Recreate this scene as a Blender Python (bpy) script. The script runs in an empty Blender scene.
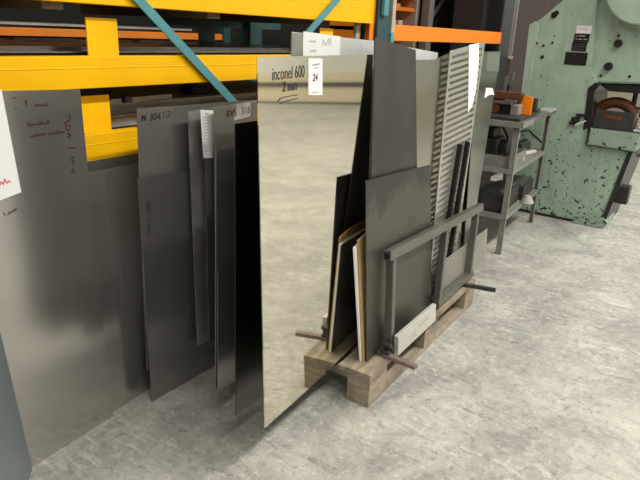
import bpy, bmesh, math, random
from mathutils import Vector, Matrix
random.seed(7)
D = bpy.data
S = bpy.context.scene
COL = S.collection
R = math.radians

# ------------------------------------------------------------------ render look
S.view_settings.view_transform = 'Standard'
S.view_settings.look = 'None'
S.view_settings.gamma = 1.0
S.view_settings.use_curve_mapping = False
S.view_settings.exposure = 0.06

# ------------------------------------------------------------------ materials
def new_mat(name):
    m = D.materials.new(name); m.use_nodes = True
    nt = m.node_tree
    return m, nt, nt.nodes['Principled BSDF']

def add(nt, kind, **kw):
    n = nt.nodes.new(kind)
    for k, v in kw.items():
        if k in n.inputs: n.inputs[k].default_value = v
        else: setattr(n, k, v)
    return n

def ramp(nt, fac, stops, interp='LINEAR'):
    r = nt.nodes.new('ShaderNodeValToRGB'); r.color_ramp.interpolation = interp
    e = r.color_ramp.elements
    while len(e) < len(stops): e.new(0.5)
    for i, (p, c) in enumerate(stops):
        e[i].position = p
        e[i].color = (c, c, c, 1) if isinstance(c, (int, float)) else (*c, 1)
    nt.links.new(fac, r.inputs[0])
    return r.outputs[0]

def coords(nt, scale=(1, 1, 1), out='Object', rot=(0, 0, 0)):
    tc = nt.nodes.new('ShaderNodeTexCoord'); mp = nt.nodes.new('ShaderNodeMapping')
    mp.inputs['Scale'].default_value = scale; mp.inputs['Rotation'].default_value = rot
    nt.links.new(tc.outputs[out], mp.inputs[0])
    return mp.outputs[0]

def noise(nt, vec, scale, detail=4, rough=.6, dist=0):
    n = add(nt, 'ShaderNodeTexNoise', Scale=scale, Detail=detail, Roughness=rough, Distortion=dist)
    nt.links.new(vec, n.inputs['Vector'])
    return n.outputs['Fac']

def mix(nt, fac, a, b, mode='MIX'):
    m = nt.nodes.new('ShaderNodeMix'); m.data_type = 'RGBA'; m.blend_type = mode
    for s, v in ((m.inputs[0], fac), (m.inputs[6], a), (m.inputs[7], b)):
        if hasattr(v, 'is_output'): nt.links.new(v, s)
        elif isinstance(v, (int, float)): s.default_value = v
        else: s.default_value = (*v, 1)
    return m.outputs[2]

def plain(name, col, rough=.6, metal=0., spec=.5, var=.12, scale=14):
    m, nt, b = new_mat(name)
    f = noise(nt, coords(nt), scale)
    c = mix(nt, ramp(nt, f, [(.3, 0.), (.7, 1.)]), [x*(1-var) for x in col], [min(1, x*(1+var)) for x in col])
    nt.links.new(c, b.inputs['Base Color'])
    b.inputs['Roughness'].default_value = rough; b.inputs['Metallic'].default_value = metal
    b.inputs['Specular IOR Level'].default_value = spec
    return m

def sheet_metal(name, col, rough, var=.06, mott=.0, metal=1., dark=None, band=None):
    """rolled sheet: fine vertical/horizontal grain, smudges, optional mill-scale mottling"""
    m, nt, b = new_mat(name)
    v = coords(nt)
    smudge = noise(nt, v, 3.2, 5, .6, .4)
    c = mix(nt, ramp(nt, smudge, [(.3, 0.), (.7, 1.)]), [x*(1-var) for x in col], [x*(1+var) for x in col])
    if dark:
        mt = noise(nt, coords(nt, (1, 1, .7)), 4.5, 8, .65, .3)
        if band:                                            # mill scale left along the upper edge
            sp_ = add(nt, 'ShaderNodeSeparateXYZ'); nt.links.new(v, sp_.inputs[0])
            ma = add(nt, 'ShaderNodeMath', operation='MULTIPLY_ADD'); nt.links.new(sp_.outputs['Z'], ma.inputs[0])
            ma.inputs[1].default_value = .9; ma.inputs[2].default_value = -.9*band
            mb = add(nt, 'ShaderNodeMath', operation='ADD'); nt.links.new(ma.outputs[0], mb.inputs[0]); nt.links.new(mt, mb.inputs[1])
            mt = mb.outputs[0]
        c = mix(nt, ramp(nt, mt, [(.46, 0.), (.56, mott)]), c, dark)
    nt.links.new(c, b.inputs['Base Color'])
    b.inputs['Metallic'].default_value = metal
    b.inputs['Roughness'].default_value = rough
    return m

def concrete():
    m, nt, b = new_mat('worn_concrete')
    v = coords(nt)
    big = noise(nt, v, .75, 4, .55, .4)
    mid = noise(nt, v, 3.6, 12, .76, .5)
    sp = noise(nt, v, 26, 10, .8, .3)
    patch = noise(nt, v, 1.9, 5, .6, .3)
    c = mix(nt, ramp(nt, big, [(.32, 0.), (.68, 1.)]), (.335, .327, .302), (.455, .442, .395))
    c = mix(nt, ramp(nt, mid, [(.38, .8), (.52, 0.)]), c, (.245, .24, .225))
    c = mix(nt, ramp(nt, mid, [(.53, 0.), (.68, .7)]), c, (.60, .59, .545))
    for sc, ang, lim, amt in (((34, 6.5, 1), 40, .54, .7), ((8, 40, 1), 12, .56, .6), ((30, 7, 1), -28, .56, .6)):
        sn = noise(nt, coords(nt, sc, rot=(0, 0, R(ang))), 1.0, 9, .78, 1.1)
        mk = add(nt, 'ShaderNodeMath', operation='MULTIPLY')
        nt.links.new(ramp(nt, sn, [(lim, 0.), (lim+.09, amt)]), mk.inputs[0])
        nt.links.new(ramp(nt, patch, [(.44, .08), (.58, 1.)]), mk.inputs[1])
        c = mix(nt, mk.outputs[0], c, (.70, .69, .64))
    sn = noise(nt, coords(nt, (22, 5, 1), rot=(0, 0, R(62))), 1.0, 9, .8, .9)
    c = mix(nt, ramp(nt, sn, [(.37, .8), (.44, 0.)]), c, (.19, .186, .175))
    c = mix(nt, ramp(nt, sp, [(.37, .85), (.46, 0.)]), c, (.20, .196, .182))
    c = mix(nt, ramp(nt, sp, [(.55, 0.), (.66, .75)]), c, (.68, .67, .625))
    fine = sp
    vo = add(nt, 'ShaderNodeTexVoronoi', Scale=7.0, Randomness=1.0)
    nt.links.new(v, vo.inputs['Vector'])
    c = mix(nt, ramp(nt, vo.outputs['Distance'], [(.018, .8), (.05, 0.)]), c, (.13, .125, .115))
    cr = add(nt, 'ShaderNodeTexVoronoi', Scale=.8, feature='DISTANCE_TO_EDGE')
    wv = add(nt, 'ShaderNodeTexNoise', Scale=4., Detail=6.); nt.links.new(v, wv.inputs['Vector'])
    ad = add(nt, 'ShaderNodeMixRGB', blend_type='ADD'); ad.inputs[0].default_value = .35
    nt.links.new(v, ad.inputs[1]); nt.links.new(wv.outputs['Color'], ad.inputs[2]); nt.links.new(ad.outputs[0], cr.inputs['Vector'])
    c = mix(nt, ramp(nt, cr.outputs['Distance'], [(.0006, .35), (.003, 0.)]), c, (.24, .23, .21))
    nt.links.new(c, b.inputs['Base Color'])
    nt.links.new(ramp(nt, mid, [(.3, .50), (.7, .78)]), b.inputs['Roughness'])
    bp = add(nt, 'ShaderNodeBump', Strength=.25, Distance=.004)
    nt.links.new(fine, bp.inputs['Height']); nt.links.new(bp.outputs[0], b.inputs['Normal'])
    return m

def chipped_paint(name, paint, under=(.022, .021, .019), amount=.0):
    m, nt, b = new_mat(name)
    v = coords(nt)
    sep = add(nt, 'ShaderNodeSeparateXYZ'); nt.links.new(v, sep.inputs[0])
    low = add(nt, 'ShaderNodeMapRange'); nt.links.new(sep.outputs['Z'], low.inputs[0])
    low.inputs[1].default_value = 1.5; low.inputs[2].default_value = .0
    low.inputs[3].default_value = -.055 + amount; low.inputs[4].default_value = .045 + amount
    n1 = noise(nt, v, 24, 8, .66, .5); n2 = noise(nt, v, 70, 4, .6)
    a = add(nt, 'ShaderNodeMath', operation='MULTIPLY_ADD'); nt.links.new(n2, a.inputs[0]); a.inputs[1].default_value = .35; nt.links.new(n1, a.inputs[2])
    s = add(nt, 'ShaderNodeMath', operation='ADD'); nt.links.new(a.outputs[0], s.inputs[0]); nt.links.new(low.outputs[0], s.inputs[1])
    chip = ramp(nt, s.outputs[0], [(.848, 0.), (.862, 1.)])
    vo = add(nt, 'ShaderNodeTexVoronoi', Scale=11., Randomness=1.); nt.links.new(v, vo.inputs['Vector'])
    spot = ramp(nt, vo.outputs['Distance'], [(.05, 1.), (.065, 0.)])
    big = noise(nt, v, 2.6, 6, .65)
    c = mix(nt, ramp(nt, big, [(.3, 0.), (.7, 1.)]), [x*.80 for x in paint], [x*1.1 for x in paint])
    gr = noise(nt, coords(nt, (5, 5, 1.4)), 1.6, 8, .72)
    c = mix(nt, ramp(nt, gr, [(.50, 0.), (.72, .5)]), c, [x*.42 for x in paint])
    c = mix(nt, spot, c, under)
    c = mix(nt, chip, c, under)
    nt.links.new(c, b.inputs['Base Color'])
    b.inputs['Roughness'].default_value = .42
    bp = add(nt, 'ShaderNodeBump', Strength=.12, Distance=.002, invert=True)
    nt.links.new(chip, bp.inputs['Height']); nt.links.new(bp.outputs[0], b.inputs['Normal'])
    return m

def wood(name, c1, c2, axis=0):
    m, nt, b = new_mat(name)
    sc = [30, 30, 30]; sc[axis] = 2.2
    g = noise(nt, coords(nt, sc), 1.1, 6, .65, .5)
    k = noise(nt, coords(nt), 5, 5, .6)
    c = mix(nt, ramp(nt, g, [(.32, 0.), (.68, 1.)]), c1, c2)
    c = mix(nt, ramp(nt, k, [(.46, 0.), (.66, .65)]), c, [x*.42 for x in c1])
    gl = noise(nt, coords(nt, [q*1.6 for q in sc]), 1.6, 6, .75, .3)
    c = mix(nt, ramp(nt, gl, [(.33, .85), (.42, 0.)]), c, [x*.28 for x in c1])
    nt.links.new(c, b.inputs['Base Color']); b.inputs['Roughness'].default_value = .8
    return m

M = {}
M['floor'] = concrete()
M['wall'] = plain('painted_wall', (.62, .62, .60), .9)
M['wall_dark'] = plain('dark_wall', (.03, .028, .026), .9)  # near-black colour stands in for the unlit depth behind the rack
M['ceiling'] = plain('ceiling_deck', (.30, .30, .29), .9)
M['yellow'] = plain('yellow_paint', (1.0, .53, .0), .5, spec=.25, var=.06, scale=5)
M['orange'] = plain('orange_paint', (.88, .24, .012), .45, var=.07, scale=5)
M['teal'] = plain('teal_paint', (.085, .29, .33), .5, var=.1)
M['teal_shaded'] = plain('shaded_teal_paint', (.022, .075, .08), .5)  # teal darkened in the colour for upright sides in shade
M['beige'] = plain('beige_paint', (.50, .41, .31), .6)
M['stainless'] = sheet_metal('stainless_sheet', (.52, .505, .48), .20, metal=.86)
M['stainless_warm'] = sheet_metal('stainless_light', (.50, .49, .46), .20, metal=.85)
M['steel_grey'] = sheet_metal('grey_rolled_sheet', (.27, .265, .255), .24, metal=.72)
M['steel_mid'] = sheet_metal('mid_grey_sheet', (.36, .355, .34), .22, metal=.72)
M['steel_rough'] = sheet_metal('rough_edge_sheet', (.42, .41, .40), .42, mott=.6, dark=(.2, .195, .19), metal=.6)
M['black_sheet'] = sheet_metal('black_rolled_sheet', (.10, .098, .095), .30)
M['bluegrey'] = sheet_metal('blue_grey_sheet', (.25, .295, .315), .40, metal=.45)
M['mirror'] = sheet_metal('polished_nickel_sheet', (.77, .74, .63), .045, var=.03)
M['mirror2'] = sheet_metal('polished_steel_sheet', (.46, .44, .385), .20, var=.05)
M['hot_rolled'] = sheet_metal('hot_rolled_plate', (.088, .079, .073), .40, mott=.5, dark=(.058, .051, .046), metal=.7)
M['hot_rolled2'] = sheet_metal('mill_scale_plate', (.118, .114, .095), .42, mott=.9, dark=(.060, .057, .054), metal=.7, band=.62)
M['film'] = plain('white_film', (.53, .535, .53), .4, var=.03)
M['perf'] = sheet_metal('galvanised_sheet', (.55, .54, .49), .36, metal=.75)
M['perf_dull'] = sheet_metal('dull_perforated_sheet', (.40, .385, .345), .4, metal=.6)
M['green_grey'] = sheet_metal('green_grey_sheet', (.25, .265, .23), .16, metal=.8)
M['tube'] = sheet_metal('raw_steel_tube', (.21, .205, .185), .42, metal=.8)
M['tube_light'] = sheet_metal('bare_steel_bar', (.60, .585, .53), .5, metal=.4)
M['black_bar'] = plain('black_bar', (.012, .012, .012), .5, spec=.15)
M['rusty'] = plain('rusty_steel', (.23, .18, .15), .65, .3, var=.3)
M['dark_steel'] = plain('dark_steel', (.055, .054, .052), .5, .5, var=.3)
M['grease'] = plain('greasy_black', (.018, .017, .016), .35, var=.4)
M['shelf_paint'] = plain('grey_green_paint', (.22, .225, .20), .5, var=.15, scale=22)
M['shelf_top'] = plain('shelf_plate', (.16, .155, .14), .55, .3, var=.3)
M['paper'] = plain('white_paper', (.78, .78, .78), .7, var=.02)
M['ink'] = plain('black_ink', (.02, .02, .022), .6)
M['ink_red'] = plain('red_ink', (.65, .05, .09), .6)
M['ink_red2'] = plain('dark_red_ink', (.22, .03, .05), .6)
M['ink_brown'] = plain('brown_ink', (.06, .014, .012), .6)
M['ink_grey'] = plain('grey_ink', (.35, .35, .36), .6)
M['tape'] = plain('masking_tape', (.38, .37, .34), .6)
M['pine_x'] = wood('pine_along', (.19, .158, .12), (.42, .35, .265), 0)
M['pine_y'] = wood('pine_across', (.18, .15, .115), (.34, .285, .225), 1)
M['pine_block'] = wood('pine_block', (.24, .20, .15), (.44, .37, .285), 1)
M['ply'] = wood('chipboard', (.46, .29, .13), (.60, .41, .21), 2)
M['white_board'] = plain('white_board', (.84, .84, .83), .35, var=.02)
M['mint'] = chipped_paint('mint_machine_paint', (.375, .505, .40), amount=.055)
M['mint_clean'] = chipped_paint('mint_cover_paint', (.42, .55, .45), amount=-.02)
M['mint_worn'] = chipped_paint('mint_worn_paint', (.30, .40, .32), amount=.075)
M['plate_black'] = plain('black_plate', (.012, .012, .013), .35)
M['rust_orange'] = plain('orange_rust', (.11, .038, .012), .6, var=.35)
M['guard'] = plain('orange_guard', (.95, .25, .008), .35, var=.03)
M['column'] = plain('grey_column_paint', (.045, .048, .05), .45, var=.12)
M['conduit'] = plain('conduit_grey', (.24, .225, .21), .5)
M['cable'] = plain('white_cable', (.62, .60, .55), .5)
M['cabinet'] = plain('brown_grey_cabinet', (.05, .039, .034), .7, spec=.2, var=.08)
M['dark_panel'] = plain('dark_panel', (.016, .0145, .013), .55, var=.15)
M['cardboard'] = plain('cardboard', (.52, .34, .16), .8)
M['stack_top'] = plain('oxidised_sheet', (.40, .375, .35), .45, .3, var=.25, scale=4)
M['deck'] = plain('shelf_deck', (.20, .165, .10), .7, var=.2)

# ------------------------------------------------------------------ mesh helpers
def link(o, parent=None):
    COL.objects.link(o)
    if parent is not None: o.parent = parent
    return o

def tag(o, label=None, cat=None, group=None, kind=None):
    if label: o['label'] = label
    if cat: o['category'] = cat
    if group: o['group'] = group
    if kind: o['kind'] = kind
    return o

def thing(name, label, cat, loc=(0, 0, 0), rz=0., group=None):
    o = D.objects.new(name, None); o.empty_display_size = .1
    o.location = loc; o.rotation_euler = (0, 0, R(rz)); link(o)
    return tag(o, label, cat, group)

class MB:
    def __init__(s): s.bm = bmesh.new()
    def box(s, lo, hi, mat=None, bev=0.):
        c = [(a+b)/2 for a, b in zip(lo, hi)]; d = [abs(b-a) for a, b in zip(lo, hi)]
        r = bmesh.ops.create_cube(s.bm, size=1.)
        for v in r['verts']: v.co = Vector((v.co.x*d[0]+c[0], v.co.y*d[1]+c[1], v.co.z*d[2]+c[2]))
        if bev:
            es = list({e for v in r['verts'] for e in v.link_edges})
            bmesh.ops.bevel(s.bm, geom=es, offset=bev, segments=2, affect='EDGES', clamp_overlap=True)
        if mat is not None and not bev:
            bmesh.ops.transform(s.bm, matrix=mat, verts=r['verts'])
        return s
    def bar(s, a, b, w, t, up=(0, 0, 1), bev=0.):
        """rectangular bar from a to b: w across, t along up"""
        a = Vector(a); b = Vector(b); d = (b-a); L = d.length; d.normalize()
        u = Vector(up); sx = d.cross(u)
        if sx.length < 1e-5: sx = d.cross(Vector((0, 1, 0)))
        sx.normalize(); uu = sx.cross(d)
        vs = []
        for q in (a, b):
            for i, j in ((-1, -1), (1, -1), (1, 1), (-1, 1)):
                vs.append(s.bm.verts.new(q + sx*(i*w/2) + uu*(j*t/2)))
        fs = [(0, 1, 2, 3), (7, 6, 5, 4), (0, 4, 5, 1), (1, 5, 6, 2), (2, 6, 7, 3), (3, 7, 4, 0)]
        nf = [s.bm.faces.new([vs[i] for i in f]) for f in fs]
        if bev:
            bmesh.ops.bevel(s.bm, geom=list({e for f in nf for e in f.edges}), offset=bev, segments=2, affect='EDGES')
        return s
    def prism(s, pts, axis, lo, hi, bev=0.):
        """polygon extruded along a world axis. pts are the two other coordinates in order (x,y,z minus axis)"""
        def P(p, d):
            c = list(p); c.insert(axis, d); return c
        A = [s.bm.verts.new(P(p, lo)) for p in pts]; B = [s.bm.verts.new(P(p, hi)) for p in pts]
        fs = [s.bm.faces.new(A), s.bm.faces.new(B[::-1])]
        n = len(pts)
        for i in range(n): fs.append(s.bm.faces.new((A[i], B[i], B[(i+1) % n], A[(i+1) % n])))
        if bev:
            bmesh.ops.bevel(s.bm, geom=list(fs[0].edges)+list(fs[1].edges), offset=bev, segments=2, affect='EDGES')
        return s
    def cyl(s, a, b, r, n=20, r2=None):
        a = Vector(a); b = Vector(b); d = b-a
        q = d.to_track_quat('Z', 'Y').to_matrix().to_4x4()
        bmesh.ops.create_cone(s.bm, cap_ends=True, segments=n, radius1=r, radius2=r if r2 is None else r2, depth=d.length,
                              matrix=Matrix.Translation((a+b)/2) @ q)
        return s
    def tube(s, pts, r, n=10):
        pts = [Vector(p) for p in pts]; rings = []
        for i, p in enumerate(pts):
            d = (pts[min(i+1, len(pts)-1)] - pts[max(i-1, 0)]).normalized()
            x = d.cross(Vector((0, 0, 1)))
            if x.length < 1e-3: x = d.cross(Vector((0, 1, 0)))
            x.normalize(); y = d.cross(x)
            rings.append([s.bm.verts.new(p + x*(r*math.cos(6.2832*k/n)) + y*(r*math.sin(6.2832*k/n))) for k in range(n)])
        for a, b in zip(rings, rings[1:]):
            for k in range(n): s.bm.faces.new((a[k], a[(k+1) % n], b[(k+1) % n], b[k]))
        s.bm.faces.new(rings[0][::-1]); s.bm.faces.new(rings[-1])
        return s
    def build(s, name, mat, parent=None, loc=None, smooth=False, bevel=0.):
        bmesh.ops.recalc_face_normals(s.bm, faces=s.bm.faces[:])
        me = D.meshes.new(name); s.bm.to_mesh(me); s.bm.free()
        me.materials.append(mat)
        if smooth:
            for p in me.polygons: p.use_smooth = True
        o = D.objects.new(name, me); link(o, parent)
        if loc: o.location = loc
        if smooth:
            md = o.modifiers.new('split', 'EDGE_SPLIT'); md.split_angle = R(40)
        if bevel:
            md = o.modifiers.new('bevel', 'BEVEL'); md.width = bevel; md.segments = 2; md.limit_method = 'ANGLE'
        return o

def plate_matrix(base, yaw, lean):
    a = R(yaw)
    u = Vector((math.cos(a), math.sin(a), 0)); v = Vector((-math.sin(a)*lean, math.cos(a)*lean, 1)).normalized()
    n = v.cross(u)                                           # away from the aisle (local +y)
    m = Matrix.Identity(4)
    m.col[0][:3] = u; m.col[1][:3] = n; m.col[2][:3] = v; m.col[3][:3] = base
    return m

def plate(name, mat, base, yaw, lean, pts, label, cat='metal sheet', t=.003, group=None):
    """one standing sheet: polygon (u along the sheet, v up the sheet), real thickness t"""
    o = MB().prism(pts, 1, 0., t).build(name, mat)
    o.matrix_world = plate_matrix(base, yaw, lean)
    return tag(o, label, cat, group)

def text_mesh(name, s, size, mat, parent, u, v, rot=0., y=-.0008, shear=.15, xs=1., thick=0.0):
    c = D.curves.new(name, 'FONT'); c.body = s; c.size = size; c.shear = shear; c.offset = thick - .001
    o = D.objects.new(name, c); COL.objects.link(o)
    dg = bpy.context.evaluated_depsgraph_get(); dg.update()
    me = D.meshes.new_from_object(o.evaluated_get(dg))
    D.objects.remove(o, do_unlink=True)
    me.materials.clear(); me.materials.append(mat)
    t = D.objects.new(name, me); link(t, parent)
    t.matrix_local = Matrix.Translation((u, y, v)) @ Matrix.Rotation(R(90), 4, 'X') @ Matrix.Rotation(R(rot), 4, 'Z') @ Matrix.Diagonal((xs, 1, 1, 1))
    return t

def strokes(name, lines, w, mat, parent, y=-.0009):
    """pen strokes: each line is a list of (u, v)"""
    b = MB()
    for ln in lines:
        for p, q in zip(ln, ln[1:]):
            b.bar((p[0], y, p[1]), (q[0], y, q[1]), w, .0005, up=(0, 1, 0))
    return b.build(name, mat, parent)

def scribble(u, v, n, h, du, slope=0.):
    """an illegible handwritten word"""
    r = random.Random(int(u*1e4)+int(v*1e3)+n)
    return [(u+i*du, v+i*du*slope + (h if i % 2 else 0)*r.uniform(.35, 1.)) for i in range(n)]

def label_sheet(parent, pts, name='paper_label', mat=None, y0=-.0016):
    return MB().prism(pts, 1, y0, y0+.0006).build(name, mat or M['paper'], parent)

# ------------------------------------------------------------------ room
def structure(name, mat, lo, hi):
    o = MB().box(lo, hi).build(name, mat); o['kind'] = 'structure'; return o
structure('floor', M['floor'], (-8, -12, -.2), (18, 7, 0))
structure('ceiling', M['ceiling'], (-8, -12, 6), (18, 7, 6.2))
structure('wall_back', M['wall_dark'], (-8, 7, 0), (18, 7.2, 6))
structure('wall_front', M['wall'], (-8, -12.2, 0), (18, -12, 6))
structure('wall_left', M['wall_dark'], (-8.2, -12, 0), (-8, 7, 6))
structure('wall_right', M['wall'], (15.5, -12, 0), (15.7, 7, 6))

M['tan_wall'] = plain('tan_wall_paint', (.62, .56, .42), .8)
structure('trim_1', M['tan_wall'], (15.49, -12, .06), (15.5, 7, .86))
structure('trim_2', M['column'], (15.46, -12, .48), (15.49, 7, .60))
structure('trim_3', M['column'], (15.47, -12, 0), (15.5, 7, .06))
structure('trim_4', M['tan_wall'], (-8, -12, .06), (15.46, -11.99, .86))
structure('trim_5', M['column'], (-8, -11.99, .48), (15.46, -11.96, .60))

# ------------------------------------------------------------------ pallet rack with yellow beams (left bay) and orange beam (right bay)
RY = 1.80
rack = thing('pallet_rack', 'yellow, orange and teal pallet rack behind the upright metal sheets', 'storage rack', (0, RY, 0))
def beam(x0, x1, z0, z1, mat, y=0., name='beam'):
    b = MB().box((x0, y, z0), (x1, y+.05, z1))
    h = (z1-z0)
    b.box((x0, y-.0015, z0+h*.62), (x1, y+.01, z0+h*.66))     # pressed rib
    return b.build(name, mat, rack, bevel=.004)
beam(-1.2, 2.985, 1.164, 1.266, M['yellow'])
beam(-1.2, 2.985, .915, 1.012, M['yellow'])
beam(-1.2, 2.985, 1.427, 1.548, M['yellow'])
beam(3.18, 5.02, 1.342, 1.431, M['orange'])
beam(-1.2, 2.94, 1.13, 1.234, M['yellow'], y=.92, name='rear_beam')
for (x0, x1, z0, z1) in ((1.241, 1.362, 1.20, 1.386), (1.192, 1.309, .95, 1.134), (2.56, 2.675, 1.20, 1.392)):
    MB().box((x0, .0505, z0), (x1, .0565, z1)).build('stop_plate', M['yellow'], rack)
MB().box((2.945, -.004, 1.30), (2.99, .0, 1.428)).box((2.985, -.004, 1.30), (2.992, .05, 1.56)).build('end_connector', M['orange'], rack)
MB().box((2.90, .052, 1.30), (2.935, .07, 1.43)).build('spacer_strip', M['film'], rack)
# front upright: C-profile, beige front strip and teal sides
MB().box((3.0, -.02, 0), (3.14, .09, 3.2)).build('upright', M['teal_shaded'], rack, bevel=.004)
MB().box((3.141, -.03, 1.385), (3.178, .05, 3.2)).build('upright_facing', M['beige'], rack, bevel=.003)
MB().box((3.141, -.03, 0), (3.178, .05, 1.385)).build('upright_facing', M['teal'], rack, bevel=.003)
MB().box((3.02, -.045, 1.47), (3.07, -.02, 1.60)).build('beam_lock', M['teal'], rack, bevel=.006)
MB().box((2.95, .87, 0), (3.06, .97, 3.2)).build('upright', M['teal_shaded'], rack)
MB().box((2.61, .93, 0), (2.70, .98, 1.39)).build('rear_upright', M['teal_shaded'], rack)
MB().box((2.27, .915, 1.372), (3.3, .93, 1.415)).build('rear_rail', M['teal_shaded'], rack)
MB().box((-1.32, -.02, 0), (-1.2, .09, 3.2)).build('upright', M['teal_shaded'], rack)
MB().box((-1.32, .87, 0), (-1.2, .97, 3.2)).build('upright', M['teal_shaded'], rack)
# diagonal braces in front of the beams
MB().bar((.50, -.012, 2.185), (1.98, -.012, .99), .006, .034, up=(.8, 0, 1)).build('diagonal_brace', M['teal'], rack)
MB().bar((2.355, -.012, 1.35), (3.0, -.012, 1.80), .006, .032, up=(-.6, 0, 1)).build('diagonal_brace', M['teal'], rack)
# decks
MB().box((-1.2, .05, 1.445), (2.98, .92, 1.46)).build('deck_panel', M['deck'], rack)
for x in (.4, 1.1, 1.8, 2.5):
    MB().box((x, .06, 1.405), (x+.07, .92, 1.445)).build('deck_support', M['deck'], rack)
MB().box((-1.2, .055, 1.236), (2.98, .91, 1.25)).build('deck_panel', M['deck'], rack)
MB().box((-1.2, .055, .985), (2.98, .91, .999)).build('deck_panel', M['deck'], rack)

# sheets lying flat on the rack decks
def flat(x0, x1, y0, y1, z, t, mat, label, group=None, cat='metal sheet', rz=0.):
    cx, cy = (x0+x1)/2, (y0+y1)/2
    o = MB().box((x0-cx, y0-cy, 0), (x1-cx, y1-cy, t)).build('flat_sheet', mat)
    o.location = (cx, cy, z); o.rotation_euler = (0, 0, R(rz))
    return tag(o, label, cat, group)
lab = 'grey metal sheet lying flat in the stack between the two lower yellow beams'
z = .9995
for i in range(9):
    mt = M['stack_top'] if i > 5 else None
    t = random.choice((.006, .008, .010))
    dy = random.uniform(-.02, .04); dx = random.uniform(-.12, .12)
    flat(.15+dx, 2.75+dx, RY+.105+dy+(.010*i), RY+.85+dy*.5, z, t, mt or random.choice((M['steel_grey'], M['stack_top'], M['dark_steel'], M['steel_mid'])), lab, 'flat sheets on the lower rack level', rz=random.uniform(-.35, .35))
    z += t+.0006
zl = z
lab = 'dark metal sheet lying flat in the stack on top of the middle yellow beam'
z = 1.2505
for i in range(6):
    t = random.choice((.005, .007))
    dx = random.uniform(-.2, .2)
    flat(-.3+dx, 2.7+dx, RY+.095+random.uniform(0, .03)+.05*(i > 3), RY+.86, z, t, random.choice((M['dark_steel'], M['steel_grey'], M['dark_steel'])), lab, 'flat sheets on the middle rack level', rz=random.uniform(-.2, .2))
    z += t+.0006
for (x, w, mt, lb) in ((1.48, .30, 'film', 'pale strip at the back of the dark flat sheets, left of the stop plate'), (2.05, .22, 'stack_top', 'dull strip at the back of the dark flat sheets, right of the stop plate')):
    o = MB().box((-w/2, -.03, 0), (w/2, .03, .008)).build('packing_strip', M[mt]); o.location = (x, 2.50, z); tag(o, lb, 'strip')
bx = thing('tool_box', 'small black box on the flat grey sheets below the middle yellow beam', 'box', (1.965, 2.08, zl))
MB().box((-.06, 0, 0), (.055, .08, .036)).build('body', M['plate_black'], bx, bevel=.003)
MB().box((-.06, 0, .036), (-.02, .05, .052)).build('handle', M['plate_black'], bx, bevel=.003)
for (x, y, w, mt, lb) in ((1.30, 1.98, .30, 'tape', 'pale timber strip lying on the flat sheets beside the shaded yellow stop plate'), (1.62, 2.02, .22, 'film', 'white plastic strip lying on the flat grey sheets right of the stop plate')):
    o = MB().box((-w/2, -.02, 0), (w/2, .02, .018)).build('packing_strip', M[mt]); o.location = (x, y, zl); o.rotation_euler = (0, 0, R(6)); tag(o, lb, 'strip')

# things behind the rack
def crate(name, lo, hi, mat, label, cat='box'):
    o = thing(name, label, cat, ((lo[0]+hi[0])/2, (lo[1]+hi[1])/2, lo[2]))
    hx, hy, hz = (hi[0]-lo[0])/2, (hi[1]-lo[1])/2, hi[2]-lo[2]
    MB().box((-hx, -hy, 0), (hx, hy, hz)).build('body', mat, o, bevel=.004)
    MB().box((-hx+.02, -hy-.006, hz*.1), (-.005, -hy, hz*.92)).build('door', mat, o)
    MB().box((.005, -hy-.006, hz*.1), (hx-.02, -hy, hz*.92)).build('door', mat, o)
    return o
fr2 = thing('orange_rack', 'orange storage rack in the dark behind the yellow rack', 'storage rack', (0, 4.2, 0))
MB().box((-1.5, 0, 1.258), (4.25, .05, 1.312)).build('beam', M['orange'], fr2, bevel=.003)
MB().box((-1.5, 0, 1.62), (4.25, .05, 1.72)).build('beam', M['orange'], fr2, bevel=.003)
MB().box((-1.5, .03, 1.330), (3.9, .9, 1.345)).build('deck_panel', M['stack_top'], fr2)
for x in (-1.58, 4.25):
    MB().box((x, -.02, 0), (x+.09, .08, 3)).build('upright', M['teal_shaded'], fr2); MB().box((x, .9, 0), (x+.09, 1, 3)).build('upright', M['teal_shaded'], fr2)
for x in (.4, 1.6, 2.9): MB().box((x, .06, 1.312), (x+.1, .9, 1.33)).build('deck_support', M['beige'], fr2)
for i, lb in enumerate(('added dark block standing in for shade under the far orange beam, leftmost', 'added dark block standing in for shade under the far orange beam, behind the tall yellow stop plate', 'added dark block standing in for shade under the far orange beam, behind the blue diagonal brace', 'added dark block standing in for shade under the far orange beam, nearest the teal upright')):
    crate('dark_shade_block', (-1.3+i*1.36, 4.28, 0), (-.02+i*1.36, 5.0, 1.25), M['dark_panel'], lb, 'shade block')  # dark blocks added to stand in for the deep shade below the beam

# ------------------------------------------------------------------ the standing sheets, left to right
s0 = plate('steel_sheet', M['bluegrey'], (.764, 1.630, 0), 50, 0, [(-.40, .0), (0, 0), (-.125, .60), (-.52, .60)],
           'blue-grey sheet with a slanted edge at the far left, standing on the floor')
s1 = plate('stainless_sheet', M['stainless'], (1.095, 1.665, 0), 4.8, .02, [(-.62, 0), (0, 0), (0, 1.176), (-.62, 1.20)],
           'large light grey sheet at left with brown handwriting and a big white paper')
strokes('handwriting', [  # the sideways figures and the short notes
    [(-.052, 1.108), (-.044, 1.098), (-.052, 1.085), (-.060, 1.088)], [(-.052, 1.085), (-.072, 1.078)],
    [(-.048, 1.068), (-.062, 1.076), (-.066, 1.064), (-.056, 1.056), (-.048, 1.068)],
    [(-.062, 1.050), (-.050, 1.044), (-.056, 1.034)], [(-.050, 1.044), (-.066, 1.038)],
    [(-.068, 1.004), (-.038, 1.002)],
    [(-.060, .978), (-.048, .974), (-.058, .964), (-.046, .960), (-.058, .950)], [(-.054, .938), (-.062, .930), (-.050, .926)]], .0036, M['ink_brown'], s1)
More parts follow.
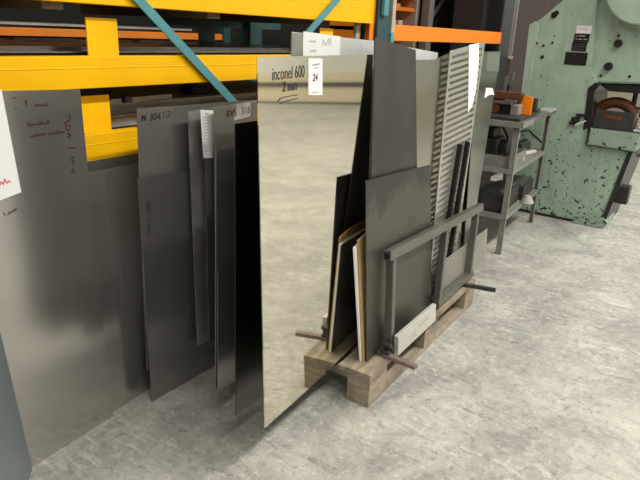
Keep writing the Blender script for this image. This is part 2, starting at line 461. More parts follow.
strokes('handwriting', [scribble(-.160, 1.135, 9, .010, .0055), [(-.190, 1.150), (-.182, 1.157), (-.184, 1.141)],
                        scribble(-.190, 1.083, 17, .011, .0045), scribble(-.185, 1.052, 12, .012, .0045),
                        scribble(-.128, 1.050, 13, .016, .0048), [(-.222, 1.165), (-.214, 1.166)], [(-.222, 1.135), (-.214, 1.136)]], .0028, M['ink_brown'], s1)
strokes('handwriting', [[(-.297, .853), (-.293, .842)], scribble(-.285, .842, 7, .008, .005, .3)], .0022, M['ink'], s1)
pl = label_sheet(s1, [(-.46, .865), (-.236, .900), (-.252, 1.19), (-.47, 1.16)])
strokes('print', [scribble(-.33, .925, 13, .016, .0055, .15)], .003, M['ink_red'], pl, y=-.0020)
strokes('print', [scribble(-.45, 1.15-.022*i, 20+5*(i % 3), .006, .006) for i in range(5)], .0015, M['ink_grey'], pl, y=-.0020)
plate('stainless_sheet', M['stainless_warm'], (1.11, 1.686, 0), 5, .023, [(-.2, 0), (.215, .0), (.215, .908), (-.2, .914)],
      'narrow grey sheet between the handwritten sheet and the one marked 304')
plate('steel_sheet', M['steel_grey'], (1.20, 1.742, 0), 3, .01, [(-.2, 0), (.22, 0), (.22, .935), (-.2, .935)],
      'dull grey sheet directly behind the narrow grey sheet, only its top strip showing')
s4b = plate('steel_sheet', M['steel_mid'], (1.247, 1.648, .13), 2, 0, [(0, 0), (.50, .012), (.66, .014), (.66, .968), (.022, .979)],
            'tall grey sheet marked 304 in black, behind the lower floor-standing sheet')
text_mesh('handwriting', 'M', .030, M['ink'], s4b, .035, .937, thick=.0016)
text_mesh('handwriting', '304', .034, M['ink'], s4b, .070, .935, thick=.0016)
text_mesh('handwriting', '1.2', .032, M['ink'], s4b, .125, .940, thick=.0014)
s4 = plate('steel_sheet', M['steel_grey'], (1.242, 1.625, 0), .5, .008, [(0, 0), (.46, 0), (.46, .862), (.003, .882)],
           'shorter dark grey sheet on the floor with a vertical pencil note near its left edge')
text_mesh('handwriting', '304  3 mm', .030, M['ink'], s4, .030, .80, rot=-92, thick=.0010)
s5 = plate('steel_sheet', M['steel_rough'], (1.46, 1.600, .158), 2, .01, [(0, 0), (.40, -.012), (.40, .945), (-.004, .932)],
           'blotchy grey sheet left of the long white paper, with a black 3 at its top')
text_mesh("handwriting", "3", .028, M["ink"], s5, .035, .906)
s5b = plate('steel_sheet', M['steel_grey'], (1.495, 1.572, .144), 2.5, .0, [(0, 0), (.40, 0), (.40, .955), (.006, .955)],
      'thin grey sheet with a long white printed paper hanging on its left edge')
pl = label_sheet(s5b, [(-.009, .782), (.042, .775), (.047, .948), (-.019, .954)])
strokes('print', [scribble(-.008+.001*(i % 3), .925-.011*i, 9, .004, .0045) for i in range(12)], .0012, M['ink_grey'], pl, y=-.0021)
text_mesh('print', 'KG', .012, M['ink'], pl, .004, .934, y=-.0021, shear=0)
text_mesh('print', '316', .014, M['ink'], pl, .016, .796, y=-.0021)
s6 = plate('steel_sheet', M['steel_mid'], (1.512, 1.548, .144), 3, 0, [(.005, .0), (.42, 0), (.42, .970), (.009, .958)],
           'grey sheet with RVS 316 written in black along its top')
MB().prism([(.115, .905), (.212, .913), (.212, .968), (.13, .963)], 1, -.0008, -.0002).build('tape_patch', M['tape'], s6)
text_mesh('handwriting', 'RVS', .036, M['ink'], s6, .072, .920, rot=3, y=-.0012, thick=.0012)
text_mesh('handwriting', '316', .036, M['ink'], s6, .155, .924, rot=3, y=-.0012, thick=.0012)
text_mesh('handwriting', 'Lange', .019, M['ink'], s6, .125, .951, rot=3, y=-.0012, thick=.0005)
plate('steel_sheet', M['steel_mid'], (1.297, 1.334, .144), 3, 0, [(0, 0), (.62, 0), (.62, .855), (.022, .868)],
      'slim-looking grey sheet left of the black sheet, second of the overhanging pair')
plate('steel_sheet', M['steel_grey'], (1.2965, 1.322, .144), 3, 0, [(0, 0), (.62, 0), (.62, .455), (.010, .467)],
      'half-height grey sheet directly in front of the slim-looking grey sheet')
plate('black_sheet', M['black_sheet'], (1.24, 1.181, .144), 3, 0, [(0, 0), (.70, 0), (.70, .970), (.002, .974)],
      'nearly black sheet just left of the big polished mirror sheet')
# the polished sheet
s9 = plate('polished_sheet', M['mirror'], (1.249, 1.060, .144), 5.4, .037, [(0, 0), (.715, .0), (.713, 1.161), (0, 1.160)],
           'big polished mirror-like sheet marked inconel 600, 2 mm, with a white tag')
text_mesh('handwriting', 'inconel 600', .050, M['ink'], s9, .066, 1.097, rot=1, shear=.1, xs=.74, thick=.0008)
text_mesh('handwriting', '2 mm', .038, M['ink'], s9, .118, 1.064, rot=1, shear=.2, xs=.9, thick=.0018)
strokes('handwriting', [[(.095, 1.036), (.105, 1.045), (.13, 1.048), (.20, 1.050)], [(.105, 1.030), (.14, 1.036), (.20, 1.040)]], .0022, M['ink'], s9)
pl = label_sheet(s9, [(.260, 1.046), (.346, 1.040), (.343, 1.152), (.259, 1.154)])
text_mesh('print', '24', .030, M['ink_red2'], pl, .283, 1.086, y=-.0021, thick=.0020)
strokes('print', [scribble(.280, 1.132, 12, .008, .0042), scribble(.292, 1.124, 6, .003, .005), scribble(.282, 1.050, 9, .003, .005)], .0022, M['ink_grey'], pl, y=-.0021)
s10 = plate('film_covered_sheet', M['film'], (1.50, 1.250, .144), 3, 0, [(.083, 0), (.73, 0), (.73, 1.202), (.083, 1.226)],
            'pale sheet rising behind the polished mirror sheet with a white paper on top')
MB().prism([(.083, .9), (.146, .9), (.146, 1.222), (.083, 1.2235)], 1, -.0014, -.0002).build('bare_strip', M['steel_mid'], s10)
tag(s10.children[0], 'bare grey metal strip')
pl = label_sheet(s10, [(.149, 1.10), (.388, 1.10), (.382, 1.217), (.145, 1.229)])
strokes('print', [scribble(.18, 1.195, 8, .008, .006), scribble(.26, 1.185, 9, .03, .008), scribble(.185, 1.165, 8, .008, .006)], .0016, M['ink_grey'], pl, y=-.0022)
text_mesh('handwriting', '316', .026, M['ink_grey'], s10, .52, 1.178)
# ------------------------------------------------------------------ pallet
PB = (1.741, .955, 0); PYAW = 2.8
pal = thing('wooden_pallet', 'worn wooden pallet on the floor carrying the sheets and the steel frame', 'pallet', PB, PYAW)
for y0, w in ((0, .145), (.19, .10), (.3275, .145), (.51, .10), (.655, .145)):
    MB().box((0, y0, .122), (1.2, y0+w, .1438)).build('deck_board', M['pine_x'], pal, bevel=.002)
for x0 in (0, .5275, 1.055):
    MB().box((x0, 0, .1), (x0+.145, .8, .1218)).build('cross_board', M['pine_y'], pal, bevel=.002)
for y0, w in ((0, .10), (.3275, .145), (.70, .10)):
    MB().box((0, y0, 0), (1.2, y0+w, .022)).build('runner_board', M['pine_x'], pal, bevel=.002)
    for x0 in (0, .5275, 1.055):
        MB().box((x0, y0, .0222), (x0+.145, y0+w, .0998)).build('block', M['pine_block'], pal, bevel=.002)

# plates on the pallet, front group
plate('wooden_board', M['ply'], (1.812, 1.0305, .144), 3, .12, [(0, 0), (.55, 0), (.55, .51), (.059, .514), (-.002, .502)],
      'tan chipboard panel seen edge-on beside the dark plates', 'board', t=.006)
plate('white_board', M['white_board'], (1.797, 1.0385, .144), 3, .12, [(.010, 0), (.52, 0), (.52, .47), (.029, .483), (-.002, .476)],
      'white panel seen edge-on next to the tan chipboard', 'board', t=.008)
wb = [o for o in COL.objects if o.name.startswith('white_board')][0]
MB().prism([(.011, 0), (.519, 0), (.519, .469), (-.001, .475)], 1, .0082, .0096).build('grey_backing', M['steel_grey'], wb)
plate('steel_plate', M['hot_rolled'], (1.83, 1.0247, .144), 3, .106, [(-.008, 0), (.50, 0), (.474, 1.183), (.120, 1.227)],
      'tall dark hot-rolled plate leaning on the right edge of the polished sheet', t=.004)
s3 = plate('steel_plate', M['hot_rolled2'], (1.819, 1.019, .144), 3, .083, [(0, 0), (.655, 0), (.592, .697), (-.001, .731)],
           'low stained plate leaning behind the left post of the steel frame', t=.004)
text_mesh('handwriting', '315', .06, M['hot_rolled'], s3, .36, .47, rot=-6, shear=.1)
s2 = plate('polished_sheet', M['mirror2'], (2.50, 1.099, .144), 3, .077, [(-.13, 0), (.61, 0), (.605, .72), (.60, 1.172), (.203, 1.172), (.015, 1.138), (-.20, 1.141)],
           'polished steel sheet behind the perforated sheet, reflecting the floor', t=.003)
plate('film_covered_sheet', M['film'], (2.30, 1.178, .144), 3, .03, [(-.25, 0), (.36, 0), (.33, 1.163), (-.257, 1.204)],
      'white film-covered sheet showing as a strip under the orange beam', t=.003)

def perforated(name, mat, base, yaw, lean, quad, nx, ny, label, hr=.39, vr=.29, t=.002, stagger=True):
    """sheet with real round holes; quad = BL, BR, TR, TL in (u, v)"""
    bm = bmesh.new(); cache = {}
    BL, BR, TR, TL = [Vector(p) for p in quad]
    def q(a, b):
        p = (BL*(1-a)+BR*a)*(1-b) + (TL*(1-a)+TR*a)*b
        return (p.x, 0, p.y)
    def vert(a, b):
        key = (round(a*1e5), round(b*1e5))
        if key not in cache: cache[key] = bm.verts.new(q(a, b))
        return cache[key]
    ex, ey = .04, .015                                     # plain margins
    for j in range(ny):
        off = .5 if (stagger and j % 2) else 0.
        n = nx - (1 if off else 0)
        b0, b1 = ey+(1-2*ey)*j/ny, ey+(1-2*ey)*(j+1)/ny
        xs = [ex+(1-2*ex)*(i+off)/nx for i in range(n+1)]
        if off:                                             # plain half cells at the row ends
            for l, r in ((ex, xs[0]), (xs[-1], 1-ex)):
                bm.faces.new((vert(l, b0), vert(r, b0), vert(r, b1), vert(l, b1)))
        for i in range(n):
            a0, a1 = xs[i], xs[i+1]; ca, cb = (a0+a1)/2, (b0+b1)/2; da, db = (a1-a0), (b1-b0)
            outer = [(a0, b0), (ca, b0), (a1, b0), (a1, cb), (a1, b1), (ca, b1), (a0, b1), (a0, cb)]
            inner = [bm.verts.new(q(ca+da*hr*math.cos(R(-135+45*k))*1.1, cb+db*vr*math.sin(R(-135+45*k))*1.1)) for k in range(8)]
            ov = [vert(*p) for p in outer]
            for k in range(8):
                bm.faces.new((ov[k], ov[(k+1) % 8], inner[(k+1) % 8], inner[k]))
    for f in ([(0, 0), (1, 0), (1, ey), (0, ey)], [(0, 1-ey), (1, 1-ey), (1, 1), (0, 1)], [(0, ey), (ex, ey), (ex, 1-ey), (0, 1-ey)], [(1-ex, ey), (1, ey), (1, 1-ey), (1-ex, 1-ey)]):
        bm.faces.new([vert(*p) for p in f])
    bmesh.ops.recalc_face_normals(bm, faces=bm.faces[:])
    me = D.meshes.new(name); bm.to_mesh(me); bm.free(); me.materials.append(mat)
    o = D.objects.new(name, me); link(o)
    md = o.modifiers.new('thickness', 'SOLIDIFY'); md.thickness = t; md.offset = 0
    o.matrix_world = plate_matrix(base, yaw, lean)
    return tag(o, label, 'metal sheet')

p1 = perforated('perforated_sheet', M['perf'], (2.50, 1.078, .144), 3, .075, [(-.03, .0), (.30, .0), (.62, 1.222), (.135, 1.177)], 17, 40,
                'tall perforated sheet with rows of holes and a white paper taped to its top')
label_sheet(p1, [(.371, 1.203), (.516, 1.214), (.53, 1.132), (.51, .986), (.470, .912), (.407, .879)], y0=-.004)
for (x0, x1, lb) in ((0., .030, 'left of the two black bars leaning on the perforated sheet'), (.105, .135, 'right of the two black bars leaning on the perforated sheet')):
    b = MB().bar((x0+.02, 0, 0), (x0+.280, 0, .735), .026, .022, up=(0, 1, 0), bev=.002).build('steel_bar', M['black_bar'])
    b.matrix_world = plate_matrix((2.50, 1.056, .148), 3, .080); tag(b, lb, 'bar')
s12 = plate('steel_sheet', M['green_grey'], (2.50, 1.087, .144), 3, .075, [(.48, .0), (.60, .0), (.682, .389), (.782, .697), (.936, 1.174), (.55, 1.171)],
            'greenish grey sheet right of the perforated sheet with a bit of white tape', t=.003)
MB().prism([(.685, .933), (.77, .945), (.855, .940), (.814, .979), (.709, .986)], 1, -.003, -.001).build('tape_patch', M['paper'], s12)
MB().prism([(.692, 1.073), (.915, 1.063), (.919, 1.165), (.69, 1.168)], 1, -.0012, -.0003).build('reflection_patch', M['stainless_warm'], s12)  # lighter rectangle painted on as a reflection in the sheet
perforated('perforated_offcut', M['perf_dull'], (2.50, 1.037, .144), 3, .095, [(-.02, .0), (.735, .0), (.743, .200), (-.007, .204)], 44, 13,
           'small finely perforated panel standing low behind the steel frame', hr=.28, vr=.28)

# ------------------------------------------------------------------ welded steel frame on the front edge of the pallet
fr = thing('tube_gate', 'welded square-tube steel frame standing on the front edge of the pallet', 'frame')
fr.matrix_world = plate_matrix((1.80, .98, .161), 3, .10)
T = .032
MB().bar((.127, 0, .404), (1.252, 0, .357), T, .042, up=(0, 0, 1), bev=.003).build('top_rail', M['tube'], fr)
MB().box((.1245, -.011, .392), (.128, .011, .416)).build('tube_end_shade', M['plate_black'], fr)  # black patch stands in for the shaded hollow of the tube
MB().bar((.135, 0, .002), (.165, 0, .382), T, T, up=(0, 1, 0), bev=.003).build('post', M['tube'], fr)
MB().bar((.645, 0, .020), (.732, 0, .360), .030, .030, up=(0, 1, 0), bev=.003).build('post', M['tube'], fr)
MB().bar((1.078, 0, .012), (1.172, 0, .340), T, T, up=(0, 1, 0), bev=.003).build('post', M['tube'], fr)
MB().bar((.630, 0, .018), (1.128, 0, .018), T, .034, up=(0, 0, 1), bev=.003).build('bottom_rail', M['tube'], fr)
MB().box((.09, -.020, -.005), (.14, .020, .012), bev=.003).cyl((.105, -.026, .036), (.105, .012, .036), .011, 12).cyl((.125, -.026, .014), (.125, .012, .014), .012, 12).build('hinge_fitting', M['dark_steel'], fr)

pk = thing('labelled_bar', 'pale flat bar with pencil writing standing on the pallet edge against the frame', 'bar')
pk.matrix_world = plate_matrix((1.80, .938, .1442), 3, .06)
MB().prism([(.142, .0), (.535, .0), (.530, .086), (.138, .088)], 1, 0., .020).build('bar_body', M['tube_light'], pk, bevel=.002)
strokes('handwriting', [scribble(.22, .040, 12, .016, .008), scribble(.34, .048, 12, .014, .009), scribble(.25, .022, 9, .012, .008)], .002, M['ink_grey'], pk, y=-.0006)
for (a, b, lb, mt) in (((1.905, 1.02, .1524), (1.897, .842, .1524), 'rusty square bar poking out of the pallet under the frame hinge', 'rusty'),
                       ((2.800, 1.04, .1524), (2.845, .870, .1524), 'dark square bar poking out at the far right corner of the pallet', 'dark_steel')):
    b_ = MB().bar(a, b, .028, .0165, bev=.002).build('square_bar', M[mt]); tag(b_, lb, 'bar')

# ------------------------------------------------------------------ shelf stand with vice
sh = thing('steel_shelf_stand', 'grey steel three-tier shelf stand on the floor beside the green press', 'shelf', (3.803, 1.171, 0), 4)
W, Dp, HT = .93, .50, .89
for (x, y) in ((0, 0), (W-.03, 0), (0, Dp-.04), (W-.03, Dp-.04)):
    sx = 1 if x == 0 else -1; sy = 1 if y == 0 else -1
    b = MB()
    cx, cy = (x if sx > 0 else x+.04), (y if sy > 0 else y+.04)
    b.box((min(cx, cx+.034*sx), min(cy, cy+.005*sy), 0), (max(cx, cx+.034*sx), max(cy, cy+.005*sy), HT-.02))
    b.box((min(cx, cx+.005*sx), min(cy, cy+.034*sy), 0), (max(cx, cx+.005*sx), max(cy, cy+.034*sy), HT-.02))
    b.box((cx-.01+.02*sx, cy-.01+.02*sy, 0), (cx+.02+.02*sx, cy+.02+.02*sy, .01))
    b.build('leg', M['shelf_paint'], sh)
for z, nm in ((.265, 'shelf'), (.572, 'shelf')):
    MB().box((.006, .006, z), (W, Dp-.006, z+.012)).build(nm, M['shelf_paint'], sh)
    MB().box((-.004, -.003, z-.018), (W+.008, .0, z+.014)).box((-.004, Dp, z-.018), (W+.008, Dp+.003, z+.014)).box((-.006, -.003, z-.018), (-.002, Dp+.003, z+.014)).box((W+.012, -.003, z-.018), (W+.016, Dp+.003, z+.014)).build('shelf_rail', M['shelf_paint'], sh)
MB().box((-.03, -.025, HT-.02), (W+.06, Dp+.02, HT)).build('table_top', M['shelf_top'], sh, bevel=.002)
MB().box((-.034, -.029, HT-.032), (.24, -.025, HT+.002)).box((-.034, -.029, HT-.032), (-.030, Dp+.02, HT+.002)).build('top_edge', M['shelf_paint'], sh)
zt = HT+.0005
vice = thing('bench_machine', 'rust-brown bench machine with a rounded orange guard on the shelf stand', 'machine', (3.82, 1.18, zt), 4)
MB().box((.0, .0, 0), (.46, .34, .02)).build('base', M['dark_steel'], vice, bevel=.004)
MB().box((.10, .24, .02), (.13, .265, .165)).build('side_post', M['shelf_paint'], vice, bevel=.003)
MB().box((.22, .06, .10), (.32, .26, .155), bev=.012).box((.24, .07, .02), (.30, .10, .10)).build('back_housing', M['rust_orange'], vice)
MB().box((.13, .10, .085), (.22, .22, .10)).box((.15, .08, .10), (.20, .16, .112)).build('sliding_jaw', M['tube'], vice, bevel=.003)
MB().cyl((.14, .21, .055), (.22, .21, .055), .033, 18).build('motor', M['rust_orange'], vice, smooth=True)
MB().box((.16, .115, .02), (.26, .175, .082)).build('black_box', M['grease'], vice, bevel=.004)
MB().box((.15, .055, .02), (.25, .108, .085)).build('jaw_block', M['conduit'], vice, bevel=.004)
gp = [(.0, .02), (.078, .02), (.078, .14)] + [(.039+.039*math.cos(R(a)), .14+.022*math.sin(R(a))) for a in range(15, 180, 15)] + [(.0, .14)]
MB().prism([(y_, z_*.86) for y_, z_ in gp], 0, .265, .285, bev=.003).build('guard', M['guard'], vice)
cl = thing('clamp_block', 'small dark clamp block on the right end of the shelf stand top', 'tool', (4.40, 1.24, zt), 4)
MB().box((-.05, 0, 0), (.07, .08, .025)).box((-.02, .02, .025), (.0, .05, .09)).box((.02, .02, .025), (.045, .05, .10)).build('clamp_body', M['dark_steel'], cl, bevel=.003)
o = MB().box((-.13, -.02, 0), (.13, .06, .016)).build('steel_strip', M['tape']); o.location = (4.63, 1.22, zt); o.rotation_euler = (0, 0, R(4)); tag(o, 'pale strip lying on the right end of the shelf stand top', 'strip')
# middle tier
zm = .5845
tr = thing('parts_tray', 'low grey tray of dark parts on the middle tier of the shelf stand', 'tray', (3.83, 1.20, zm), 4)
MB().box((0, 0, 0), (.40, .40, .006)).box((0, 0, .006), (.40, .006, .075)).box((0, .394, .006), (.40, .40, .075)).box((0, .006, .006), (.006, .394, .075)).box((.394, .006, .006), (.40, .394, .075)).build('tray_body', M['shelf_paint'], tr)
mc = thing('machine_casting', 'dark machine casting standing in the back of the middle tier', 'machine part', (3.90, 1.33, zm+.008), 4)
MB().box((0, .0, 0), (.20, .2, .16)).box((.04, .04, .16), (.16, .16, .22)).cyl((.1, .0, .10), (.1, -.05, .10), .05, 18).build('casting_body', M['dark_steel'], mc, bevel=.008)
random.seed(11)
for i in range(7):
    x = 3.86+.05*i; y = 1.225+.04*(i % 2)
    o = MB().cyl((0, 0, 0), (0, 0, .02+.012*(i % 3)), .012+.004*(i % 2), 12).build('metal_part', random.choice((M['tube_light'], M['dark_steel'], M['tube']))); o.location = (x, y, zm+.0065)
    tag(o, 'small round metal part in the tray on the middle tier', 'part', 'loose parts in the tray')
hd = thing('hand_drill', 'black hand tool with a pale grip on the middle tier, right side', 'tool', (4.33, 1.23, zm), 4)
MB().cyl((.0, .1, .05), (.24, .1, .05), .045, 18).cyl((.24, .1, .05), (.34, .1, .05), .022, 14).build('tool_body', M['dark_steel'], hd, smooth=True)
MB().bar((.03, .06, .012), (.24, .02, .012), .035, .022, bev=.006).build('grip', M['cable'], hd)
MB().tube([(.0, .1, .05), (-.06, .12, .10), (.1, .12, .16), (.3, .1, .15), (.46, .04, .06), (.50, .0, .02)], .008).build('cord', M['plate_black'], hd)
cb = thing('cable_coil', 'loop of black cable behind the tools on the middle tier', 'cable', (4.45, 1.52, zm), 4)
MB().tube([(.14*math.cos(R(a)), .05*math.sin(R(a*2)), .140+.13*math.sin(R(a))) for a in range(0, 361, 15)], .009).build('cable', M['plate_black'], cb)
cu = thing('white_cup', 'small white cup standing on the bottom tier at right', 'cup', (4.66, 1.46, .2775), 4)
MB().cyl((0, 0, 0), (0, 0, .15), .040, 20, .048).build('cup_body', M['paper'], cu, smooth=True)
for (x, y, w, h, rz, lb) in ((3.83, 1.21, .40, .13, 4, 'large dark steel block on the bottom tier at left'), (4.28, 1.22, .36, .10, 6, 'smaller dark steel block on the bottom tier at right')):
    bk = thing('steel_block', lb, 'block', (x, y, .2775), rz)
    MB().box((0, 0, 0), (w, .16, h)).build('block_body', M['dark_steel'], bk, bevel=.004)
    MB().box((.02, .02, h), (w-.02, .14, h+.01)).build('block_face', M['tube'], bk)
o = MB().cyl((0, 0, 0), (0, 0, .05), .05, 16, .02).build('rag', M['tape']); o.location = (4.25, 1.175, .2790); tag(o, 'crumpled pale rag on the bottom tier between the steel blocks', 'rag')

# ------------------------------------------------------------------ green C-frame press (profile in the y-z plane, facing the sheets)
PX = 5.0
pr = thing('power_press', 'big mint-green C-frame press with chipped paint on the right', 'machine', (PX, 1.1, 0))
def PY(pts): return [(y-1.1, z) for y, z in pts]
MB().prism(PY([(1.59, 0), (.80, 0), (.76, .12), (.665, .70), (1.01, .70), (1.03, .76), (1.055, 1.04), (1.01, 1.10), (1.085, 1.20), (1.118, 1.68), (1.13, 1.92), (1.20, 1.86), (1.338, 1.678), (1.572, 1.494), (1.547, .919)]), 0, .0, .60, bev=.012).build('frame_plate', M['mint'], pr)
MB().prism(PY([(1.60, .02), (1.56, .02), (1.51, .92), (1.51, 1.50), (1.545, 1.52), (1.585, 1.494), (1.562, .92)]), 0, -.012, .1, bev=.006).build('rear_flange', M['mint_clean'], pr)
MB().prism(PY([(1.105, 1.09), (.35, 1.13), (.30, 1.2), (.30, 2.0), (1.12, 2.0), (1.118, 1.6), (1.085, 1.2)]), 0, .035, .56, bev=.012).build('head', M['mint'], pr)
MB().cyl((-.075, -.30, 1.775), (.035, -.30, 1.775), .262, 64).build('flywheel_cover', M['mint_clean'], pr, bevel=.012)
MB().prism(PY([(.99, .636), (.65, .628), (.645, .765), (.985, .765)]), 0, -.05, .5, bev=.01).build('bolster', M['mint_worn'], pr)
MB().prism(PY([(.997, .63), (.64, .622), (.64, .628), (.997, .640)]), 0, -.035, .1).prism(PY([(.992, .63), (1.0, .63), (1.0, .775), (.992, .77)]), 0, -.035, .1).build('bolster_gap', M['grease'], pr)
MB().prism(PY([(1.045, .74), (1.065, 1.055), (1.02, 1.10), (.985, 1.09), (1.015, 1.03), (1.0, .765)]), 0, -.006, .5).build('throat_edge', M['grease'], pr)
MB().prism(PY([(1.0, 1.085), (.40, 1.115), (.40, 1.045), (.93, 1.04)]), 0, .06, .5).build('ram_guide', M['grease'], pr)
MB().prism(PY([(.815, .0), (.775, .12), (.672, .79), (.640, .79), (.742, .12), (.765, .0)]), 0, -.014, .6).build('front_edge', M['grease'], pr)
MB().prism(PY([(1.0, -.0), (.93, .0), (.76, .0), (.735, .05), (.77, .085), (.94, .06)]), 0, -.05, .3, bev=.012).build('foot', M['mint_worn'], pr)
MB().prism(PY([(1.60, .0), (1.0, .0), (1.0, .018), (1.60, .022)]), 0, -.012, .2).build('base_strip', M['grease'], pr)
MB().box((.05, .73-1.1, .20), (.16, .64-1.1, .34)).build('front_lug', M['grease'], pr, bevel=.008)
for (y, z_, r_) in ((.92, 1.385, .028), (.955, 1.22, .030), (1.405, 1.57, .022), (1.39, 1.585, .018)):
    MB().cyl((.0, y-1.1, z_), (.04 if y < 1 else -.012, y-1.1, z_), r_, 18).cyl((.02, y-1.1, z_), (.022 if y < 1 else -.02, y-1.1, z_), r_*.6, 6).build('plug', M['grease'], pr)
for i, (y, z_) in enumerate(((1.505, 1.36), (1.45, 1.345), (1.445, 1.26), (1.385, 1.37))):
    MB().cyl((-.006, y-1.1, z_), (.01, y-1.1, z_), .009 if i != 2 else .014, 12).build('bolt', M['grease'], pr)
for (y, z_) in ((.93, 1.44), (.80, 1.16), (1.0, 1.15)):
    MB().cyl((.028, y-1.1, z_), (.05, y-1.1, z_), .010, 10).build('bolt', M['grease'], pr)
MB().box((-.03, -.02, .80), (.05, .04, .83)).box((-.03, -.05, .84), (.05, .01, .86)).box((-.03, -.0, .77), (.05, .05, .79)).build('latch', M['grease'], pr)
def press_plate(name, y0, y1, z0, z1, mat, dy=0.):
    # y0 is the left (far) side
    return MB().prism(PY([(y0, z0), (y1, z0), (y1+dy, z1), (y0+dy, z1)]), 0, -.005, .01).build(name, mat, pr)
pl = press_plate('maker_plate', 1.226, 1.118, 1.445, 1.500, M['paper'])
p_ = text_mesh('print', 'MOSSEL', .026, M['ink_red'], pl, 0, 0, shear=0, thick=.0006)
p_.matrix_local = Matrix.Translation((-.0056, .120, 1.468)) @ Matrix.Rotation(R(-90), 4, 'Z') @ Matrix.Rotation(R(90), 4, 'X') @ Matrix.Diagonal((.95, 1, 1, 1))
pl = press_plate('data_plate', 1.230, 1.122, 1.385, 1.442, M['plate_black'])
b = MB()
for (ya, yb, za) in ((.122, .112, 1.420), (.100, .05, 1.424), (.118, .108, 1.400), (.098, .074, 1.400), (.062, .035, 1.401)):
    b.box((-.0058, ya, za), (-.0050, yb, za+.007))
b.build('print', M['tape'], pl)
for z0 in (1.352, 1.318):
    pl = press_plate('data_plate', 1.236, 1.130, z0, z0+.030, M['plate_black'])
    MB().box((-.0058, .125, z0+.012), (-.005, .085, z0+.016)).box((-.0058, .075, z0+.012), (-.005, .045, z0+.016)).build('print', M['tube'], pl)
pl = press_plate('data_plate', 1.272, 1.112, 1.216, 1.308, M['plate_black'])
b = MB()
for i in range(4):
    for j in range(5): b.box((-.0056, .160-.036*i, 1.23+.015*j), (-.005, .160-.036*i-.026, 1.233+.015*j))
b.build('print', M['dark_steel'], pl)
# tooling in the throat
MB().tube([(.16, -.10, .765)] + [(.16, -.23+.13*math.cos(R(a)), .855+.10*math.sin(R(a))) for a in range(0, 181, 15)] + [(.16, -.35, .765)], .042, 14).build('tool_ring', M['rust_orange'], pr, smooth=True)
db = MB().prism([(-.12, .766), (-.40, .766), (-.40, .90), (-.12, .90)], 0, -.03, .05)
db.build('die_block', M['dark_steel'], pr, bevel=.006)
MB().box((-.034, -.32, .845), (-.029, -.19, .875)).build('die_slot', M['rust_orange'], pr)
MB().cyl((.2, -.34, .86), (.2, -.34, 1.06), .018, 14).cyl((.2, -.41, .86), (.2, -.41, 1.06), .018, 14).build('guide_pin', M['grease'], pr)
MB().bar((-.05, .0, .775), (-.04, -.07, .815), .008, .010).build('lever', M['cable'], pr)
MB().tube([(-.0, -.46, .60), (.02, -.52, .61), (.05, -.60, .64), (.1, -.75, .66)], .014).build('air_hose', M['plate_black'], pr)
ra = MB().box((-.06, -.05, 0), (.06, .05, .02), bev=.008).box((-.03, -.04, .015), (.05, .03, .05), bev=.012).build('rag', M['film']); ra.location = (PX+.02, .645, .771); tag(ra, 'crumpled white cloth on the press table at the right edge of the photo', 'cloth')

# ------------------------------------------------------------------ column, conduits, cabinet and far storage behind
cm = thing('steel_column', 'dark grey steel column standing between the sheets and the press', 'column', (5.11, 1.86, 0))
MB().box((-.12, -.06, 0), (.0, -.045, 6)).box((.0, -.06, 0), (.12, -.045, 6)).box((-.006, -.045, 0), (.006, .10, 6)).box((-.12, .10, 0), (.12, .115, 6)).build('column_profile', M['column'], cm)
MB().box((-.18, -.12, 0), (.18, .17, .02)).build('base_plate', M['column'], cm)
cd = thing('conduit_run', 'grey conduits with a switch box and white cable running beside the column', 'conduit', (5.36, 1.84, 0))
MB().cyl((-.04, 0, 1.05), (-.04, 0, 5.9), .016, 12).build('pipe', M['conduit'], cd, smooth=True)
MB().cyl((.03, 0, 1.18), (.03, 0, 5.9), .020, 12).build('pipe', M['conduit'], cd, smooth=True)
MB().box((-.10, -.03, .92), (-.0, .05, 1.08)).build('switch_box', M['conduit'], cd, bevel=.004)
MB().box((.07, -.02, .85), (.20, .05, 1.0)).build('switch_box', M['dark_steel'], cd, bevel=.004)
MB().box((-.06, -.025, 1.22), (.05, .02, 1.24)).build('pipe_clip', M['cable'], cd)
MB().tube([(.06, -.03, .90), (.06, -.035, 1.0), (.08, -.035, 1.07), (.11, -.03, 1.10), (.14, -.02, 1.09)], .010).build('cable', M['cable'], cd)
MB().box((-.12, .06, .0), (.12, .08, 1.2)).build('mounting_post', M['dark_steel'], cd)
crate('machine_cabinet', (6.15, 2.1, 0), (8.4, 2.75, 2.6), M['cabinet'], 'tall brown-grey cabinet behind the press', 'cabinet')

far = thing('far_storage_rack', 'orange storage rack with boxes in the background above the orange beam', 'storage rack', (5.2, 3.0, 0))
for z0 in (1.40, 1.60, 1.71): MB().box((-.2, 0, z0), (.62, .5, z0+.035)).build('shelf', M['orange'], far)
MB().box((-.2, -.02, 0), (-.14, .5, 3)).build('post', M['orange'], far); MB().box((.56, -.02, 0), (.64, .5, 3)).build('post', M['beige'], far)
for i, (x, w, z0, h, mt, lb) in enumerate(((5.28, .09, 1.436, .09, 'film', 'white box on the far orange rack, left of the two dark gaps'), (5.46, .08, 1.436, .075, 'paper', 'white box on the far orange rack, middle of the lower shelf'), (5.60, .08, 1.436, .08, 'film', 'white box on the far orange rack, next to its right post'), (5.42, .30, 1.636, .03, 'cardboard', 'flat tan carton on the upper shelf of the far orange rack'))):
    o = MB().box((-w/2, 0, 0), (w/2, .2, h)).build('carton', M[mt]); o.location = (x, 3.06, z0); tag(o, lb, 'box')
o = thing('far_post', 'grey steel post behind the orange beam', 'post', (5.86, 2.86, 0)); MB().box((-.055, 0, 0), (.055, .08, 3)).build('post_body', M['conduit'], o)
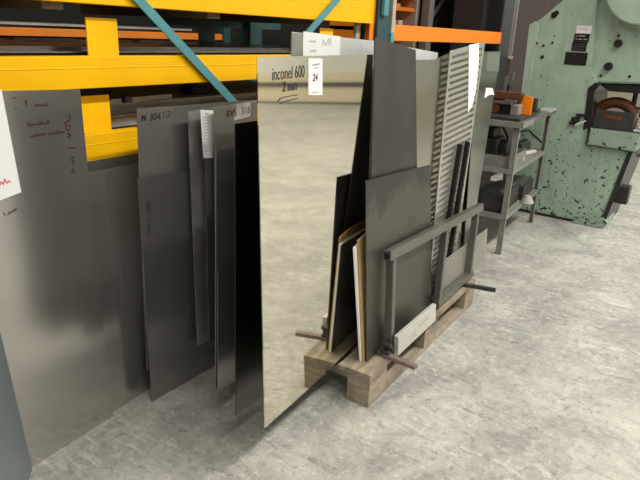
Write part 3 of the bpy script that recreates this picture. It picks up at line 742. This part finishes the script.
MB().box((-.1, -.02, 0), (.1, .1, .015)).build('base_plate', M['conduit'], o)
dp = thing('dark_hopper', 'big dark metal hopper behind the orange beam', 'machine', (6.72, 3.02, 0))
MB().prism([(-.66, .3), (1.5, .3), (1.6, 2.6), (-.66, 2.6)], 1, 0., .6).build('hopper_body', M['dark_panel'], dp, bevel=.01)
MB().bar((-.80, -.03, 1.40), (-.05, -.03, 1.96), .02, .03, up=(-.6, 0, 1)).build('brace', M['conduit'], dp)
MB().prism([(-.65, 1.3), (.20, 1.3), (-.35, 1.60)], 1, -.014, 0).build('gusset', M['cabinet'], dp)
MB().box((-.5, .1, 0), (-.4, .2, .3)).box((.3, .1, 0), (.4, .2, .3)).box((-.5, .4, 0), (-.4, .5, .3)).box((.3, .4, 0), (.4, .5, .3)).build('leg', M['dark_panel'], dp)

# ------------------------------------------------------------------ lamps: ceiling fluorescents over the aisle, plus an added fill row by the front wall
def lamp(x, y, e, lx=1.5, ly=.35, z=4.6, col=(1, .965, .88)):
    l = D.lights.new('ceiling_and_fill_lamp', 'AREA'); l.shape = 'RECTANGLE'; l.size = lx; l.size_y = ly; l.energy = e; l.color = col
    o = D.objects.new('ceiling_and_fill_lamp', l); o.location = (x, y, z); COL.objects.link(o)
for x, e in ((-2.2, 80), (.6, 90), (3.4, 150), (6.2, 150), (9.0, 110), (12.5, 110)):
    lamp(x, -1.3, e, 2.4, .16)
lamp(2.0, 3.4, 45, 1.5, .3)
for x, e in ((-2.5, 260), (3, 260), (8.5, 260), (13.5, 240)):
    lamp(x, -8.8, e, 2.4, .3)  # added, unseen row: brightens the front wall that the sheets reflect
w = D.worlds.new('world'); S.world = w; w.use_nodes = True
w.node_tree.nodes['Background'].inputs[0].default_value = (.5, .5, .5, 1)
w.node_tree.nodes['Background'].inputs[1].default_value = .3

# ------------------------------------------------------------------ camera
H, t, r, yaw = 1.375, R(19.3), R(2.6), R(35)
F = Vector((math.cos(yaw)*math.cos(t), math.sin(yaw)*math.cos(t), -math.sin(t)))
R0 = Vector((math.sin(yaw), -math.cos(yaw), 0)); U0 = R0.cross(F)
Rv = R0*math.cos(r)+U0*math.sin(r); Uv = -R0*math.sin(r)+U0*math.cos(r)
cam = D.cameras.new('camera'); cam.sensor_width = 36; cam.lens = 595*36/640; cam.clip_start = .02
co = D.objects.new('camera', cam); COL.objects.link(co)
m = Matrix.Identity(4)
m.col[0][:3] = Rv; m.col[1][:3] = Uv; m.col[2][:3] = -F; m.col[3][:3] = (0, 0, H)
co.matrix_world = m
S.camera = co
